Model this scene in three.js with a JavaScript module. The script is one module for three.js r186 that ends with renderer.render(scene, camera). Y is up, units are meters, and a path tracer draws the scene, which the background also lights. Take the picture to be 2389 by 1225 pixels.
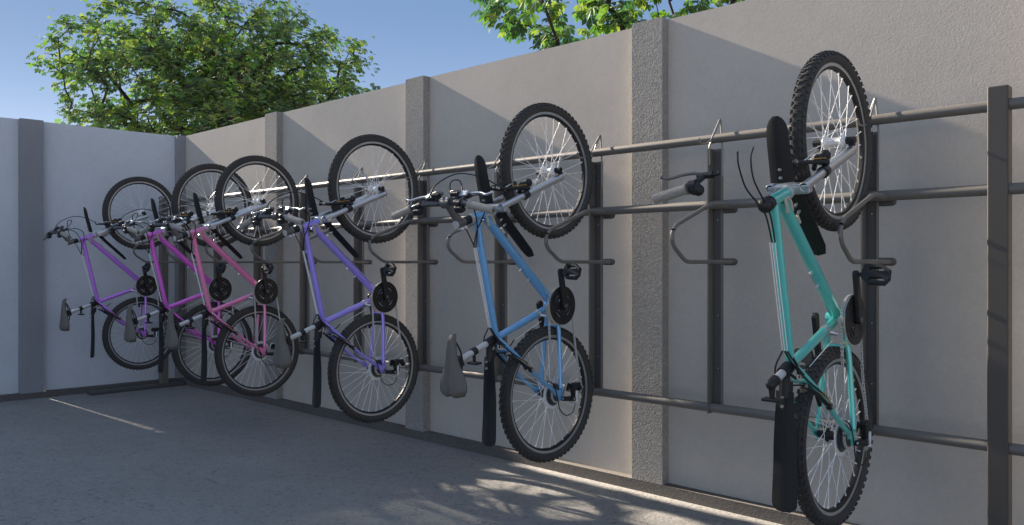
import * as THREE from 'three';
import { RoundedBoxGeometry } from 'three/addons/geometries/RoundedBoxGeometry.js';
import { mergeGeometries, toCreasedNormals } from 'three/addons/utils/BufferGeometryUtils.js';

// ------------------------------------------------------------------ camera, sky, sun, exposure
// axes: x = towards the side wall, y up, -z = along the side wall away from the camera ("u")
const scene = new THREE.Scene();
const EYE = 1.235;
const camera = new THREE.PerspectiveCamera(35.95, 2389 / 1225, 0.05, 600);
camera.position.set(0, EYE, 0);
camera.lookAt(0.72416, EYE, -0.68964);

const SUN = new THREE.Vector3(-0.038, 0.52, -1).normalize();
function skyTexture() {
  const W = 1024, H = 512, d = new Float32Array(W * H * 4);
  const dir = new THREE.Vector3();
  for (let j = 0; j < H; j++) for (let i = 0; i < W; i++) {
    const th = ((i + 0.5) / W - 0.5) * 2 * Math.PI, el = ((j + 0.5) / H - 0.5) * Math.PI;
    dir.set(Math.cos(el) * Math.cos(th), Math.sin(el), Math.cos(el) * Math.sin(th));
    const e = Math.max(0, dir.y), g = Math.acos(Math.min(1, dir.dot(SUN)));
    const hz = Math.exp(-e * 10), mid = Math.exp(-e * 2.2), veil = e * e * (3 - 2 * e);
    const glow = 0.09 * Math.exp(-g * 9) + 0.012 * Math.exp(-g * 2.0);
    const k = (j * W + i) * 4;
    let r = 0.012 + 0.020 * mid + 0.50 * hz + 0.085 * veil + glow;
    let gg = 0.038 + 0.053 * mid + 0.49 * hz + 0.082 * veil + glow * 0.92;
    let b = 0.105 + 0.088 * mid + 0.45 * hz + 0.060 * veil + glow * 0.80;
    if (dir.y < 0) { const t = Math.min(1, -dir.y * 12); r += (0.16 - r) * t; gg += (0.15 - gg) * t; b += (0.14 - b) * t; }
    d[k] = r * 0.83; d[k + 1] = gg * 0.83; d[k + 2] = b * 0.83; d[k + 3] = 1;
  }
  const t = new THREE.DataTexture(d, W, H, THREE.RGBAFormat, THREE.FloatType);
  t.mapping = THREE.EquirectangularReflectionMapping; t.magFilter = t.minFilter = THREE.LinearFilter;
  t.needsUpdate = true;
  return t;
}
scene.background = skyTexture();
scene.environment = scene.background;
const sun = new THREE.DirectionalLight(new THREE.Color(1, 0.87, 0.72), 5);
sun.position.copy(SUN).multiplyScalar(40).add(new THREE.Vector3(3, 0, -6));
sun.target.position.set(3, 0, -6);
sun.castShadow = true; sun.shadow.radius = 2;
Object.assign(sun.shadow.camera, { left: -16, right: 16, top: 16, bottom: -16, near: 1, far: 90 });
sun.shadow.mapSize.set(4096, 4096);
scene.add(sun, sun.target);
const renderer = new THREE.WebGLRenderer({ antialias: true });
renderer.toneMapping = THREE.LinearToneMapping;
renderer.toneMappingExposure = 4.0;
renderer.shadowMap.enabled = true;

// ------------------------------------------------------------------ helpers
let seed = 7;
const rnd = () => { seed = (seed * 1664525 + 1013904223) >>> 0; return seed / 4294967296; };
const rr = (a, b) => a + (b - a) * rnd();
const gauss = () => (rnd() + rnd() + rnd() + rnd() - 2) * 0.87;
const V3 = (x, y, z) => new THREE.Vector3(x, y, z);
const names = {};
function numbered(n) { const k = names[n] = (names[n] ?? -1) + 1; return k ? `${n}_${String(k).padStart(3, '0')}` : n; }
function plain(g) {
  if (g.index) g = g.toNonIndexed();
  for (const k of Object.keys(g.attributes)) if (!['position', 'normal', 'uv'].includes(k)) g.deleteAttribute(k);
  if (!g.attributes.uv) g.setAttribute('uv', new THREE.BufferAttribute(new Float32Array(g.attributes.position.count * 2), 2));
  if (!g.attributes.normal) g.computeVertexNormals();
  g.morphAttributes = {};
  return g;
}
const join = (list) => mergeGeometries(list.map(plain));
function obj(name, geos, material, parent) {
  const m = new THREE.Mesh(Array.isArray(geos) ? (geos.length === 1 ? geos[0] : join(geos)) : geos, material);
  m.name = parent ? name : numbered(name); m.castShadow = m.receiveShadow = true;
  (parent || scene).add(m);
  return m;
}
// one mesh per piece
const each = (name, list, m, parent) => list.map((g) => obj(name, g, m, parent));
function thing(name, label, category, pos = [0, 0, 0], group) {
  const g = new THREE.Group(); g.name = numbered(name); g.position.set(...pos);
  g.userData = { label, category }; if (group) g.userData.group = group;
  scene.add(g); return g;
}
function sub(name, parent) { const g = new THREE.Group(); g.name = name; parent.add(g); return g; }
const UPV = V3(0, 1, 0);
function cyl(A, B, ra, rb = ra, seg = 12, open = false) {
  const d = B.clone().sub(A), L = d.length();
  const g = new THREE.CylinderGeometry(rb, ra, L, seg, 1, open);
  g.translate(0, L / 2, 0).applyQuaternion(new THREE.Quaternion().setFromUnitVectors(UPV, d.normalize())).translate(A.x, A.y, A.z);
  return g;
}
const curve = (pts, tension = 0.5) => new THREE.CatmullRomCurve3(pts, false, 'catmullrom', tension);
const tube = (pts, r, seg = 24, rad = 8, tension = 0.5) => {
  const c = curve(pts, tension), g = new THREE.TubeGeometry(c, seg, r, rad);
  return join([g, ball(pts[0], r, 6), ball(pts[pts.length - 1], r, 6)]);
};
// straight legs with rounded bends
function bentTube(pts, r, bend, rad = 10) {
  const path = new THREE.CurvePath();
  let last = pts[0];
  for (let i = 1; i < pts.length - 1; i++) {
    const p = pts[i], a = p.clone().add(pts[i - 1].clone().sub(p).setLength(bend)), b = p.clone().add(pts[i + 1].clone().sub(p).setLength(bend));
    path.add(new THREE.LineCurve3(last, a)); path.add(new THREE.QuadraticBezierCurve3(a, p, b)); last = b;
  }
  path.add(new THREE.LineCurve3(last, pts[pts.length - 1]));
  return join([new THREE.TubeGeometry(path, pts.length * 16, r, rad), ball(pts[0], r, 8), ball(pts[pts.length - 1], r, 8)]);
}
const ball = (p, r, seg = 10) => new THREE.SphereGeometry(r, seg, Math.max(4, seg >> 1)).translate(p.x, p.y, p.z);
// box with uv in metres
function ubox(w, h, d, x, y, z) {
  const g = new THREE.BoxGeometry(w, h, d), uv = g.attributes.uv, dims = [[d, h], [d, h], [w, d], [w, d], [w, h], [w, h]];
  for (let f = 0; f < 6; f++) for (let k = 0; k < 4; k++) { const i = f * 4 + k; uv.setXY(i, uv.getX(i) * dims[f][0] + x * 0.37 + z, uv.getY(i) * dims[f][1] + y); }
  return g.translate(x, y, z);
}
// skin closed rings of equal length (each an array of Vector3)
function loft(rings, crease = 0.6) {
  const n = rings[0].length, pos = [], tri = (a, b, c) => pos.push(a.x, a.y, a.z, b.x, b.y, b.z, c.x, c.y, c.z);
  for (let i = 0; i + 1 < rings.length; i++) for (let k = 0; k < n; k++) {
    const a = rings[i][k], b = rings[i][(k + 1) % n], c = rings[i + 1][(k + 1) % n], d = rings[i + 1][k];
    tri(a, b, c); tri(a, c, d);
  }
  for (const [r, s] of [[rings[0], 1], [rings[rings.length - 1], -1]]) {
    const c = r.reduce((t, p) => t.add(p), V3(0, 0, 0)).multiplyScalar(1 / n);
    for (let k = 0; k < n; k++) s > 0 ? tri(c, r[(k + 1) % n], r[k]) : tri(c, r[k], r[(k + 1) % n]);
  }
  const g = new THREE.BufferGeometry(); g.setAttribute('position', new THREE.Float32BufferAttribute(pos, 3));
  return plain(toCreasedNormals(g, crease));
}

// ------------------------------------------------------------------ procedural textures
function noiseField(n, octaves, s0) {      // tileable value noise, octaves = [[cells, amplitude], ...]
  const out = new Float32Array(n * n);
  for (const [c, amp] of octaves) {
    const g = new Float32Array(c * c); let s = (s0 * 7919 + c * 104729) >>> 0;
    for (let i = 0; i < g.length; i++) { s = (s * 1664525 + 1013904223) >>> 0; g[i] = s / 4294967296; }
    for (let y = 0; y < n; y++) {
      const fy = y * c / n, y0 = fy | 0; let ty = fy - y0; ty = ty * ty * (3 - 2 * ty); const y1 = (y0 + 1) % c;
      for (let x = 0; x < n; x++) {
        const fx = x * c / n, x0 = fx | 0; let tx = fx - x0; tx = tx * tx * (3 - 2 * tx); const x1 = (x0 + 1) % c;
        const a = g[y0 * c + x0], b = g[y0 * c + x1], e = g[y1 * c + x0], f = g[y1 * c + x1];
        out[y * n + x] += amp * (a + (b - a) * tx + (e - a) * ty + (a - b - e + f) * tx * ty);
      }
    }
  }
  let lo = 1e9, hi = -1e9; for (const v of out) { if (v < lo) lo = v; if (v > hi) hi = v; }
  for (let i = 0; i < out.length; i++) out[i] = (out[i] - lo) / (hi - lo);
  return out;
}
function tex(n, fn, srgb, metres) {
  const d = new Uint8Array(n * n * 4);
  for (let i = 0; i < n * n; i++) { const c = fn(i); d[i * 4] = Math.max(0, Math.min(255, c[0] * 255)); d[i * 4 + 1] = Math.max(0, Math.min(255, c[1] * 255)); d[i * 4 + 2] = Math.max(0, Math.min(255, c[2] * 255)); d[i * 4 + 3] = 255; }
  const t = new THREE.DataTexture(d, n, n); t.wrapS = t.wrapT = THREE.RepeatWrapping;
  t.magFilter = THREE.LinearFilter; t.minFilter = THREE.LinearMipmapLinearFilter; t.generateMipmaps = true;
  if (srgb) t.colorSpace = THREE.SRGBColorSpace;
  t.repeat.set(1 / metres, 1 / metres); t.needsUpdate = true;
  return t;
}
const g3 = (v) => [v, v, v];
const N = 1024;
const grainA = noiseField(N, [[190, 0.5], [300, 1], [480, 0.7], [14, 0.3]], 3);     // plaster
const grainB = noiseField(N, [[120, 0.4], [190, 0.8], [300, 1], [470, 0.9]], 5);     // rough render
const coarse = noiseField(N, [[3, 1], [7, 0.7], [15, 0.5], [33, 0.35], [70, 0.25]], 9);
const grit = noiseField(N, [[150, 1], [260, 1], [430, 0.8], [40, 0.25]], 13);
const patch = noiseField(N, [[2, 0.7], [5, 1], [11, 0.7], [24, 0.5], [60, 0.3]], 17);
const panelBump = tex(N, (i) => g3(grainA[i]), false, 1.45);
const renderBump = tex(N, (i) => g3(grainB[i]), false, 1.3);
const panelMap = tex(N, (i) => { const v = 0.93 + 0.07 * (coarse[i] - 0.5) + 0.05 * (grainA[i] - 0.5); return [v, v, v]; }, true, 3.1);
const renderMap = tex(N, (i) => { const v = 0.88 + 0.3 * (grainB[i] - 0.5) + 0.06 * (coarse[i] - 0.5); return [v, v * 0.995, v * 0.985]; }, true, 1.3);
const floorMap = tex(N, (i) => {
  let v = 0.86 + 0.06 * (patch[i] - 0.5) + 0.16 * (grit[i] - 0.5);
  if (grit[i] < 0.27) v -= (0.27 - grit[i]) * 2.2;
  return [v, v * 0.995, v * 0.98];
}, true, 2.6);
const floorBump = tex(N, (i) => g3(Math.min(1, grit[i] * 1.25) * 0.8 + 0.2 * patch[i]), false, 2.6);
const floorRough = tex(N, (i) => g3(0.8 + 0.15 * coarse[i]), false, 4.3);

// ------------------------------------------------------------------ materials
const lin = (r, g, b) => new THREE.Color().setRGB(r, g, b);
const std = (c, roughness, metalness = 0, more = {}) => new THREE.MeshStandardMaterial({ color: lin(...c), roughness, metalness, ...more });
const M = {
  panel: std([0.635, 0.57, 0.49], 0.93, 0, { map: panelMap, bumpMap: panelBump, bumpScale: 0.00028 }),
  endPanel: std([0.75, 0.76, 0.78], 0.93, 0, { map: panelMap, bumpMap: panelBump, bumpScale: 0.0008 }),
  render: std([0.44, 0.415, 0.38], 0.96, 0, { map: renderMap, bumpMap: renderBump, bumpScale: 0.0012 }),
  plinth: std([0.17, 0.155, 0.14], 0.94, 0, { map: renderMap, bumpMap: renderBump, bumpScale: 0.0015 }),
  endPost: std([0.34, 0.335, 0.345], 0.9, 0, { map: panelMap, bumpMap: panelBump, bumpScale: 0.0006 }),
  floor: std([0.385, 0.378, 0.37], 0.95, 0, { map: floorMap, bumpMap: floorBump, bumpScale: 0.004, roughnessMap: floorRough }),
  rack: std([0.165, 0.15, 0.132], 0.5, 0.1),
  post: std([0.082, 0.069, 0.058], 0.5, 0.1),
  rackDark: std([0.09, 0.085, 0.08], 0.5, 0.1),
  shadeStrip: std([0.085, 0.08, 0.076], 0.75),  // dark tone painted in for the shade on the upright webs
  wire: std([0.27, 0.26, 0.245], 0.42, 0.6),
  rubber: std([0.058, 0.053, 0.048], 0.85),
  black: std([0.012, 0.012, 0.013], 0.5),
  blackGloss: std([0.014, 0.014, 0.015], 0.34),
  mud: std([0.008, 0.0075, 0.007], 0.62),
  silver: std([0.62, 0.63, 0.65], 0.28, 0.85),
  bright: std([0.62, 0.61, 0.59], 0.4, 0.3),
  steel: std([0.42, 0.41, 0.39], 0.48, 0.5),
  spoke: std([0.85, 0.85, 0.85], 0.5, 0.1),
  rim: std([0.46, 0.46, 0.46], 0.4, 0.5),
  grip: std([0.33, 0.305, 0.27], 0.75),
  stem: std([0.16, 0.15, 0.145], 0.35, 0.5),
  bar: std([0.10, 0.10, 0.105], 0.3, 0.6),
  saddle: std([0.135, 0.12, 0.10], 0.6),
  white: std([0.82, 0.81, 0.79], 0.45),
  cream: std([0.52, 0.47, 0.38], 0.5),
  gold: std([0.6, 0.33, 0.06], 0.4, 0.5),
  bark: std([0.035, 0.030, 0.027], 0.95),
};
M.rubber.bumpMap = renderBump.clone(); M.rubber.bumpMap.repeat.set(6, 1); M.rubber.bumpScale = 0.0004;
M.saddle.bumpMap = renderBump; M.saddle.bumpScale = 0.0005;
const paint = (r, g, b) => new THREE.MeshPhysicalMaterial({ color: lin(r, g, b), roughness: 0.32, metalness: 0.25, clearcoat: 1, clearcoatRoughness: 0.08 });

// ------------------------------------------------------------------ ground
{
  const S = 260, g = new THREE.PlaneGeometry(S, S, 1, 1).rotateX(-Math.PI / 2), uv = g.attributes.uv;
  for (let i = 0; i < uv.count; i++) uv.setXY(i, uv.getX(i) * S, uv.getY(i) * S);
  const m = obj('ground', g, M.floor); m.userData.kind = 'structure';
}

// ------------------------------------------------------------------ side wall (along -z at x = 3.64 .. 3.8)
const WALL_H = 2.533, XF = 3.64, XP = 3.70;
{
  const w = thing('side_wall', 'long grey plaster wall with rough pilasters behind the hanging bicycles', 'wall', [0, 0, 0]);
  const u0 = 2.4685, step = 1.945, half = 0.097;
  const us = []; for (let k = -3; k <= 2; k++) us.push(u0 + k * step);
  us.forEach((u) => obj('pilaster', ubox(0.11, WALL_H - 0.06, half * 2, XF + 0.055, 0.06 + (WALL_H - 0.06) / 2, -u), M.render, w));
  for (let k = 0; k < us.length; k++) {
    const a = us[k] + half, b = k + 1 < us.length ? us[k + 1] - half : 8.42;
    obj('wall_panel', ubox(0.12, WALL_H - 0.061, b - a, XP + 0.06, 0.06 + (WALL_H - 0.061) / 2, -(a + b) / 2), M.panel, w);
  }
  const a = us[0] - half, b = 8.42;
  obj('plinth', ubox(0.16, 0.06, b - a, XF + 0.08, 0.03, -(a + b) / 2), M.plinth, w);
}
// ------------------------------------------------------------------ end wall (turned a little, see the corner)
{
  const w = thing('end_wall', 'pale blue grey end wall with one dark pilaster, closing the yard on the left', 'wall', [XP, 0, -8.143]);
  w.rotation.y = -0.045;          // its face runs from the corner towards -x
  // local: x along the wall (0 at the corner, negative to the left), z = 0 is the front of the pilasters, -z behind
  const loc = (v) => v - XP, back = 0.07;
  const pl = [loc(2.215), loc(2.402)];
  obj('pilaster', ubox(pl[1] - pl[0], WALL_H - 0.055, 0.13, (pl[0] + pl[1]) / 2, 0.055 + (WALL_H - 0.055) / 2, -0.065), M.endPost, w);
  obj('corner_pilaster', ubox(0.14, WALL_H - 0.055, 0.13, loc(3.615) + 0.07, 0.055 + (WALL_H - 0.055) / 2, -0.065), M.endPost, w);
  const pane = (x0, x1, y0 = 0.055, y1 = WALL_H - 0.001) => obj('wall_panel', ubox(x1 - x0, y1 - y0, 0.06, (x0 + x1) / 2, (y0 + y1) / 2, -back - 0.03), M.endPanel, w);
  pane(pl[1] + 0.0175, loc(3.615));              // a narrow open joint is left beside the pilaster
  obj('joint_filler', ubox(0.0165, WALL_H - 1.25, 0.04, pl[1] + 0.0087, 1.25 + (WALL_H - 1.255) / 2, -back - 0.032), M.endPost, w);
  pane(-3.72, pl[0]);
  for (let k = 0; k < 8; k++) {                 // the wall runs on to the left, out of the picture
    const x = -3.72 - k * 2.05;
    obj('pilaster', ubox(0.187, WALL_H - 0.055, 0.13, x - 0.0935, 0.055 + (WALL_H - 0.055) / 2, -0.065), M.endPost, w);
    pane(x - 2.05, x - 0.187);
  }
  obj('plinth', ubox(20.2, 0.055, 0.13, -10.04, 0.0275, -0.065), M.plinth, w);
}

// ------------------------------------------------------------------ bicycle rack
const U0 = 1.2175, STEP = 0.70653, HUB = 0.4515 + EYE, X0 = 3.0226;
{
  const r = thing('bicycle_rack', 'grey steel wall rack of three rails with ten uprights, hooks and bent tube guides', 'bicycle rack', [0, 0, 0]);
  const XR = 3.42, posts = [0.76, 8.04], yr = [0.583, 0.271, -0.685].map((h) => h + EYE);
  for (const y of yr) obj('rail', cyl(V3(XR, y, 1.2), V3(XR, y, -8.03), 0.0215, 0.0215, 20), M.rack, r);
  for (const u of [posts[0], -1.2]) obj('post', new RoundedBoxGeometry(0.064, 0.652 + EYE, 0.069, 3, 0.005).translate(3.422, (0.652 + EYE) / 2, -u), M.post, r);
  obj('post', new RoundedBoxGeometry(0.072, 0.652 + EYE - 0.036, 0.064, 3, 0.005).translate(3.43, (0.652 + EYE + 0.036) / 2, -8.04), M.rack, r);
  const foot = new THREE.Shape(); foot.moveTo(-0.055, 0.001); foot.lineTo(0.055, 0.001); foot.lineTo(0.055, 0.022); foot.lineTo(0.038, 0.037); foot.lineTo(-0.038, 0.037); foot.lineTo(-0.055, 0.022);
  const fg = (L, x, z) => new THREE.ExtrudeGeometry(foot, { depth: L, bevelEnabled: false }).rotateY(Math.PI / 2).translate(x, 0, z);
  obj('base_beam', fg(0.88, 2.74, -8.05), M.rackDark, r);
  obj('base_beam', fg(0.88, 2.74, -0.76), M.rackDark, r);
  // upright: a channel open towards the yard
  const c = new THREE.Shape(), hw = 0.0357, hn = 0.0165, dp = 0.055, t = 0.0045;   // hw: far flange, hn: near lip
  c.moveTo(-hw, 0); c.lineTo(-hw, dp); c.lineTo(hn, dp); c.lineTo(hn, dp - 0.016); c.lineTo(hn - t * 0.7, dp - 0.016); c.lineTo(hn - t * 0.7, dp - t); c.lineTo(-hw + t, dp - t); c.lineTo(-hw + t, 0);
  const y0 = EYE - 0.711, y1 = EYE + 0.535;
  // shape x -> along the rack (z), shape y -> +x
  const chan = new THREE.ExtrudeGeometry(c, { depth: y1 - y0, bevelEnabled: true, bevelSize: 0.0008, bevelThickness: 0.0008, bevelSegments: 1 });
  chan.rotateX(-Math.PI / 2);                       // depth goes up, shape y -> -z
  chan.rotateY(-Math.PI / 2);                       // -z -> +x , x -> z
  const B = new THREE.Box3().setFromBufferAttribute(chan.attributes.position);
  chan.translate(3.39 - B.min.x, y0 - B.min.y, 0);
  const hookW = (() => {
    const z0 = 0.010, rad = 0.0042, hz = hn + 0.004;
    const H = (x, h, z) => V3(x, h + EYE, z);
    // one rod: up the near flange, over the apex, down to the hook; the second leg joins below the apex
    const rod = bentTube([H(3.431, 0.405, hz), H(3.431, 0.54, hz), H(3.438, 0.676, z0 * 0.7), H(3.425, 0.672, z0), H(3.325, 0.563, z0 + 0.012), H(3.285, 0.541, z0 + 0.006), H(3.255, 0.540, z0), H(3.236, 0.562, z0)], rad, 0.012, 8);
    const leg = bentTube([H(3.397, 0.46, -hw + 0.008), H(3.397, 0.545, -hw + 0.006), H(3.430, 0.655, 0), H(3.432, 0.672, 0.006)], rad, 0.014, 8);
    return join([rod, leg]);
  })();
  const gz = 0.0595;
  const guide = bentTube([V3(3.47, EYE + 0.262, gz), V3(3.27, EYE + 0.268, gz), V3(2.963, EYE + 0.158, gz), V3(2.930, EYE + 0.115, gz), V3(2.945, EYE + 0.07, gz), V3(3.045, EYE + 0.003, gz), V3(3.47, EYE + 0.003, gz)], 0.0093, 0.032, 10);
  const stubs = [0.248, 0.003].map((h) => join([cyl(V3(3.462, EYE + h, hn - 0.002), V3(3.462, EYE + h, gz + 0.004), 0.0172, 0.0172, 16), ball(V3(3.462, EYE + h, gz + 0.004), 0.0172, 14)]));
  const bolts = [0.43, 0.2, -0.25, -0.5].map((h) => cyl(V3(3.4405, EYE + h, -0.008), V3(3.4365, EYE + h, -0.008), 0.0035, 0.003, 8));
  const strip = new RoundedBoxGeometry(0.003, y1 - y0 - 0.02, 0.041, 2, 0.001).translate(3.4390, (y0 + y1) / 2, -0.0105);  // added dark strip over the web, stands in for shade inside the channel
  for (let k = 0; k < 10; k++) {
    const up = obj('upright', chan, M.rack, r); up.position.z = -(U0 + STEP * k);
    obj('wheel_hook', hookW, M.wire, up); obj('wheel_guide', guide, M.wire2 ??= std([0.18, 0.17, 0.155], 0.45, 0.2), up);
    obj('shade_strip', strip, M.shadeStrip, up); each('guide_bracket', stubs, M.rackDark, up); each('bolt', bolts, M.steel, up);
  }
}

// ------------------------------------------------------------------ bicycle
// bicycle axes: a = towards the wall from the hub, h = up from the front hub, w = along the wall away from the camera
const BASE = 1.4385;
const P = (a, h, w = 0) => V3(a, h + BASE, -w);
const RH = -1.1;                                          // rear hub
function ringGeo(profile, seg = 72) {                      // profile [[radius, w], ...] spun round the wheel's axle (z)
  const g = new THREE.LatheGeometry(profile.map(([r, w]) => new THREE.Vector2(r, w)), seg);
  return g.rotateX(Math.PI / 2);
}
const tyreGeo = (() => {
  const pr = [], n = 18;
  for (let i = 0; i <= n; i++) { const t = -0.5 + i / n * (Math.PI * 2 + 1.0) - Math.PI / 2 + 0.0; }
  const prof = []; for (let i = 0; i <= 20; i++) { const t = (i / 20) * Math.PI * 1.62 - Math.PI * 0.81; prof.push([0.3085 + Math.cos(t) * 0.0222, Math.sin(t) * 0.0262]); }
  const parts = [toCreasedNormals(ringGeo(prof, 96), 1.2)];
  const rings = 66;
  const knob = (ang, t, len, wid, hgt) => {               // t = position round the section
    const g = new THREE.BoxGeometry(hgt, len, wid);
    const R = 0.3085 + Math.cos(t) * (0.0222 + hgt * 0.3), w = Math.sin(t) * (0.0262 + hgt * 0.3);
    g.rotateY(-t).translate(R, 0, w).rotateZ(ang);
    return g;
  };
  for (let k = 0; k < rings; k++) {
    const a = k / rings * Math.PI * 2, s = Math.PI * 2 / rings;
    for (const sg of [-1, 1]) {
      parts.push(knob(a + (sg > 0 ? s / 2 : 0), sg * 0.98, 0.015, 0.0095, 0.0075));
      parts.push(knob(a + (sg > 0 ? s / 2 : 0) + s * 0.5, sg * 0.47, 0.0125, 0.009, 0.0062));
    }
    parts.push(knob(a + s * 0.25, 0, 0.011, 0.0105, 0.006));
  }
  return join(parts);
})();
const rimGeo = ringGeo([[0.278, -0.0118], [0.2935, -0.0128], [0.2945, -0.0105], [0.289, -0.009], [0.289, 0.009], [0.2945, 0.0105], [0.2935, 0.0128], [0.278, 0.0118], [0.278, 0.0098], [0.278, -0.0098], [0.278, -0.0118]], 96);
const rimInGeo = toCreasedNormals(ringGeo([[0.2778, -0.0112], [0.274, -0.0106], [0.2675, -0.0065], [0.2665, 0], [0.2675, 0.0065], [0.274, 0.0106], [0.2778, 0.0112]], 96), 0.5);
function spokeSet(fr, ws) {                                // four kinds: left or right flange, leading or trailing
  const kinds = [];
  for (const side of [-1, 1]) for (const lead of [-1, 1]) {
    const A = V3(Math.cos(lead * 1.15) * fr, Math.sin(lead * 1.15) * fr, side * ws), B = V3(0.2685, 0, side * 0.002);
    kinds.push(join([cyl(A, B, 0.0015, 0.0015, 5, true), cyl(B.clone().lerp(A, 0.045), B, 0.0031, 0.0031, 5)]));
  }
  return (parent, m) => { for (let k = 0; k < 32; k++) obj('spoke', kinds[(k % 2) * 2 + ((k >> 1) % 2)], m, parent).rotation.z = k / 32 * Math.PI * 2; };
}
const spokeF = spokeSet(0.0225, 0.033), spokeR = spokeSet(0.024, 0.026);
const hubFGeo = ringGeo([[0.004, -0.048], [0.012, -0.047], [0.015, -0.04], [0.026, -0.036], [0.026, -0.031], [0.0165, -0.026], [0.0155, 0], [0.0165, 0.026], [0.026, 0.031], [0.026, 0.036], [0.015, 0.04], [0.012, 0.047], [0.004, 0.048]], 24);
const hubRGeo = ringGeo([[0.004, -0.062], [0.013, -0.06], [0.015, -0.03], [0.027, -0.027], [0.027, -0.023], [0.017, -0.018], [0.016, 0.018], [0.027, 0.024], [0.027, 0.029], [0.013, 0.034], [0.011, 0.06], [0.004, 0.062]], 24);
function gear(r, teeth, depth, thick) {
  const s = new THREE.Shape();
  for (let k = 0; k < teeth * 4; k++) { const a = k / (teeth * 4) * Math.PI * 2, q = (k % 4 < 2) ? r : r - depth; k ? s.lineTo(Math.cos(a) * q, Math.sin(a) * q) : s.moveTo(q, 0); }
  const hole = new THREE.Path(); hole.absarc(0, 0, r * 0.55, 0, Math.PI * 2, true); s.holes.push(hole);
  return new THREE.ExtrudeGeometry(s, { depth: thick, bevelEnabled: false });
}
const cassetteGeo = (() => {
  const l = []; const rs = [0.056, 0.050, 0.045, 0.040, 0.035, 0.030, 0.026];
  rs.forEach((r, k) => l.push(gear(r, 14 + (6 - k) * 3, 0.005, 0.0022).translate(0, 0, 0.0305 + k * 0.0048)));
  l.push(new THREE.CylinderGeometry(0.024, 0.028, 0.032, 20).rotateX(Math.PI / 2).translate(0, 0, 0.045));
  return join(l);
})();
const protectorGeo = ringGeo([[0.03, 0.027], [0.066, 0.0262], [0.0715, 0.0275], [0.0715, 0.0292], [0.066, 0.0286], [0.03, 0.0292], [0.03, 0.027]], 40);

function arcSlot(r0, r1, a0, a1) {
  const p = new THREE.Path();
  p.absarc(0, 0, r1, a0, a1, false); p.absarc(0, 0, r0, a1, a0, true); p.closePath();
  return p;
}
const ringParts = (() => {
  const s = new THREE.Shape(); s.absarc(0, 0, 0.094, 0, Math.PI * 2);
  for (let k = 0; k < 4; k++) {
    const q = k * Math.PI / 2 + 0.35;
    s.holes.push(arcSlot(0.033, 0.043, q + 0.2, q + 0.85)); s.holes.push(arcSlot(0.052, 0.062, q + 0.15, q + 0.95)); s.holes.push(arcSlot(0.073, 0.078, q + 0.1, q + 0.75));
    const h = new THREE.Path(); h.absarc(Math.cos(q + 1.22) * 0.067, Math.sin(q + 1.22) * 0.067, 0.0035, 0, Math.PI * 2, true); s.holes.push(h);
  }
  const guard = new THREE.ExtrudeGeometry(s, { depth: 0.003, bevelEnabled: true, bevelSize: 0.001, bevelThickness: 0.001, bevelSegments: 1, curveSegments: 40 }).translate(0, 0, 0.068);
  const rings = join([gear(0.088, 42, 0.005, 0.0022).translate(0, 0, 0.0605), gear(0.068, 32, 0.005, 0.0022).translate(0, 0, 0.053), gear(0.05, 24, 0.005, 0.0022).translate(0, 0, 0.046)]);
  return { guard, rings };
})();
// a tapering plate mudguard: centre line, outward normal per point, half widths
function guardShell(line, halfW, arch = 0.012, ridge = 0.004, thick = 0.003) {
  const c = curve(line), n = 30, rings = [];
  for (let i = 0; i <= n; i++) {
    const t = i / n, p = c.getPoint(t), tg = c.getTangent(t), nn = V3(-tg.y, tg.x, 0).normalize();
    const hw = halfW(t), outer = [], inner = [], m = 12;
    for (let k = 0; k <= m; k++) {
      const s = k / m * 2 - 1, bow = arch * s * s * (hw / 0.04) - ridge * Math.exp(-s * s * 40);
      const q = p.clone().add(V3(0, 0, s * hw)).addScaledVector(nn, -bow);
      outer.push(q.clone().addScaledVector(nn, thick / 2)); inner.unshift(q.clone().addScaledVector(nn, -thick / 2));
    }
    rings.push([...outer, ...inner]);
  }
  return loft(rings, 0.7);
}
const clampStep = (a, b, t) => { t = Math.max(0, Math.min(1, (t - a) / (b - a))); return t * t * (3 - 2 * t); };

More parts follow.
